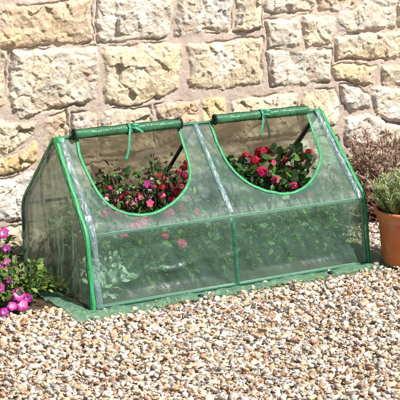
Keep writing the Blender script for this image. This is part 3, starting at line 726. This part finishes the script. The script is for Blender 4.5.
l = (.93, .47, .012); bush('dense dark green geranium foliage with crimson flower heads behind the other two geraniums', 'geranium', l, .14, .42, 80, 11, T_round, .034, GREEN+DARK[:1],
     FLC(l, [('cluster', 281, 154, .42, .014, DRED), ('cluster', 255, 161, .38, .015, RED), ('cluster', 290, 170, .34, .014, HOT)]), name='geranium')
# pink flowered plants just behind the front of the cover
l = (.27, .14, .012); bush('bedding plant with pink blooms pressed against the sheet under the left opening', 'plant', l, .11, .26, 34, 11, T_oval, .028, GREEN,
     FLC(l, [('cluster', 141, 223, .075, .021, PINK), ('cluster', 148, 219, .08, .018, PINK), ('cluster', 135, 228, .07, .017, PINK), ('cluster', 123, 234, .06, .014, PINK), ('cluster', 168, 214, .085, .018, PINK), ('cluster', 182, 208, .10, .013, ROSE)]))
l = (.48, .15, .012); bush('bedding plant with separate pink flowers behind the front sheet, left of centre seam', 'plant', l, .12, .25, 34, 11, T_oval, .028, GREEN,
     FLC(l, [('cluster', 182, 244, .065, .017, PINK), ('cluster', 163, 236, .075, .015, PINK), ('cluster', 196, 212, .14, .012, ROSE)]))
l = (1.06, .14, .012); bush('green leafy plant with one pale rose flower under the right opening', 'plant', l, .13, .26, 38, 11, T_oval, .030, GREEN,
     FLC(l, [('floret', 310, 194, .18, .012, ROSE)]))
# pale leaved plant in the front left corner
l = (.11, .10, .012); bush('low plant with silvery white leaves in the front left corner of the cloche', 'plant', l, .10, .15, 44, 9, T_oval, .030, [(.62, .68, .60), (.78, .80, .74), (.40, .50, .36)])
for x, y, lab in ((.38, .20, 'leafy green clump behind the lower sheet, midway between left corner and centre seam'),
        (.62, .10, 'leafy green clump pressed directly behind the green centre seam of the front sheet'), (.62, .27, 'green bushy clump inside the cloche under the middle roof pole'),
        (.74, .13, 'leafy green clump behind the lower sheet, first one right of the centre seam'), (.88, .12, 'leafy green clump low behind the sheet, under the left half of the right opening'),
        (.90, .25, 'green clump inside the cloche in front of the dark red geranium'), (.97, .43, 'green foliage clump between the geraniums and the right end sheet'),
        (1.13, .28, 'green clump by the right end sheet of the cloche, beside the bright red geranium'), (1.12, .10, 'leafy green clump in the front right corner of the cloche'),
        (.16, .48, 'green clump seen through the left end sheet, near its back edge'), (.22, .50, 'green clump at the back of the cloche, behind the left part of the left opening'),
        (.60, .46, 'green clump at the back of the cloche between the two openings'), (.80, .52, 'green clump at the back, behind the dark red geranium'), (1.08, .50, 'green clump in the back right corner of the cloche')):
    bush(lab, 'plant', (x, y, .012), .105, random.uniform(.25, .32), 30, 11, T_oval, .030, GREEN, group='green bedding plants inside the cloche')

# petunias outside at the left
PUR = ((.62, .03, .36), (.85, .72, .85)); PUR2 = ((.46, .016, .34), (.7, .4, .7))
PG = [(.09, .18, .03), (.15, .25, .045), (.22, .31, .07), (.05, .10, .025)]
l = (-.20, .16, .0); bush('purple petunia with a knot of open magenta blooms at the gravel edge', 'petunia', l, .14, .19, 60, 12, T_oval, .026, PG,
     FLW(l, [('petunia', 18, 294, .08, .026, PUR), ('petunia', 22, 304, .07, .022, PUR), ('petunia', 27, 298, .09, .018, PUR2), ('petunia', 33, 321, .03, .015, PUR), ('petunia', 28, 281, .14, .017, PUR2), ('petunia', 0, 288, .1, .018, PUR), ('floret', 8, 298, .1, .011, [(.6, .25, .35)]), ('petunia', 12, 306, .06, .017, PUR), ('petunia', 4, 312, .05, .016, PUR2), ('petunia', 10, 280, .13, .016, PUR)]), name='petunia', lean=(-.04, .02))
l = (-.22, .42, .0); bush('taller petunia with two magenta blooms and thin shoots close to the wall', 'petunia', l, .14, .27, 50, 11, T_oval, .027, PG,
     FLW(l, [('petunia', 8, 264, .28, .021, PUR), ('petunia', 3, 233, .36, .022, PUR), ('petunia', 6, 249, .33, .016, PUR2), ('petunia', 16, 272, .26, .017, PUR), ('petunia', 1, 278, .24, .018, PUR), ('floret', 14, 262, .3, .011, [(.7, .45, .55)]), ('floret', 1, 268, .26, .012, PUR)]), name='petunia', lean=(-.03, 0))
l = (-.07, .30, .0); bush('low trailing plant with yellowish leaves lying over the left edge of the skirt', 'plant', l, .09, .09, 24, 8, T_oval, .022, PG+[(.24, .22, .06)], lean=(-.01, -.04), stemc=(.22, .16, .06))
l = (-.20, .60, .0); bush('slender shoot with a few small dark leaves before the leftmost white stone', 'plant', l, .05, .27, 7, 6, T_oval, .024, PG[:2]+[(.05, .09, .03)])

# reddish shrub against the wall at the right
t = thing('red_shrub', 'reddish brown feathery shrub against the wall behind the terracotta pot', 'shrub', (1.78, .55, 0)); st = MB(); lf = MB()
RC = [(.36, .24, .19), (.46, .33, .26), (.26, .14, .12), (.56, .43, .35), (.52, .42, .28), (.64, .54, .44), (.34, .16, .13), (.30, .30, .16)]
for k in range(520):
    a = random.uniform(0, 2*PI); r = math.sqrt(random.random()); e = np.array([math.cos(a)*r*.46, math.sin(a)*r*.16, random.uniform(.12, .40)*(1-.25*r**3)])
    if e[0] < -.3: e[2] *= .8
    P = catmull([(e[0]*.25, e[1]*.3, 0), (e[0]*.6, e[1]*.7, e[2]*.5), e+[0, -.01, 0], e+[random.uniform(-.03, .03), -.02, random.uniform(-.01, .02)]], 4)
    st.tube(P, np.linspace(.0022, .0008, len(P)), 4, (.20, .08, .07), cap=False)
    for i in range(4, len(P)):
        for _ in range(7): put(lf, T_needle, P[i], rv(.45)+unit(P[i]-P[i-1])*1.3, rv(.5)+np.array([0, -1, .6]), random.uniform(.014, .028), pick(RC, .3))
st.build('stems', M_stem, t); lf.build('foliage', M_leaf, t)

# ---------------------------------------------------------------- terracotta pot with its plant
pc = on_y(406, 262, -.085); px_, py_ = float(pc[0]), -.085; PZ = .008
pot = thing('plant_pot', 'terracotta plant pot with a thick rolled rim, standing on the gravel at the right', 'plant pot', (px_, py_, PZ))
def lathe(prof, k=64):
    V = []; n_ = len(prof)
    for r, z in prof:
        for j in range(k): V.append((r*math.cos(2*PI*j/k), r*math.sin(2*PI*j/k), z))
    return V, [(i*k+j, i*k+(j+1) % k, (i+1)*k+(j+1) % k, (i+1)*k+j) for i in range(n_-1) for j in range(k)]
b = MB(); V, F = lathe([(.001, 0), (.086, 0), (.092, .003), (.094, .010), (.112, .176), (.1125, .180)]); b.add(V, F, (.56, .17, .06))
b.build('pot_body', M_terra, pot)
b = MB(); V, F = lathe([(.1125, .178), (.118, .181), (.1205, .186), (.1225, .205), (.129, .209), (.132, .214), (.132, .220), (.128, .224), (.120, .224), (.116, .220), (.113, .19), (.10, .10)]); b.add(V, F, (.60, .19, .07))
b.build('rim', M_terra, pot)
b = MB(); V, F = lathe([(.0, .198), (.05, .200), (.114, .196)], 40); V = np.array(V); V[:, 2] += .004*np.random.default_rng(1).normal(size=len(V)); b.add(V, F, (.07, .05, .035)); b.build('potting_soil', M_soil, pot)
hb = thing('potted_herb', 'pale grey-green bushy herb with upright needle sprigs growing in the terracotta pot', 'herb', (px_, py_, PZ+.195)); st = MB(); lf = MB()
HC = [(.52, .60, .28), (.62, .70, .40), (.26, .34, .14), (.56, .62, .42), (.38, .40, .12)]
for k in range(300):
    a = random.uniform(0, 2*PI); r = math.sqrt(random.random()); ht = random.uniform(.08, .19)*(1-.35*r*r)
    b0 = np.array([math.cos(a)*r*.075, math.sin(a)*r*.075, 0]); e = np.array([math.cos(a)*r*.145, math.sin(a)*r*.145, ht])
    P = catmull([b0, b0*.4+e*.6+[0, 0, -.01], e], 7); st.tube(P, np.linspace(.0016, .0008, len(P)), 4, (.20, .22, .10), cap=False)
    for i in range(2, len(P)):
        for _ in range(4):
            q = random.uniform(0, 2*PI); o_ = np.array([math.cos(q), math.sin(q), .9]); put(lf, T_needle, P[i], o_, np.array([-math.cos(q), -math.sin(q), 1.2]), random.uniform(.018, .030), pick(HC, .2))
st.build('stems', M_stem, hb); lf.build('foliage', M_leaf, hb)

# ---------------------------------------------------------------- pegs holding the skirt down
for q, (x, y, lab) in enumerate(((.40, -.095, 'small black ground peg through the skirt, left of the centre seam'), (.98, -.085, 'small black ground peg through the skirt, near the right end'))):
    pt = thing('ground_peg', lab, 'peg', (x, y, .019), 'pegs holding the skirt down')
    b = MB(); b.tube([(0, 0, -.05), (0, 0, -.01), (0, 0, .004)], np.array([.001, .003, .0035]), 8); b.build('shaft', M_black, pt)
    b = MB(); V, F = lathe([(.0005, .008), (.010, .007), (.0125, .003), (.010, 0.0), (.0005, -.001)], 20); b.add(V, F); b.build('head', M_black, pt)
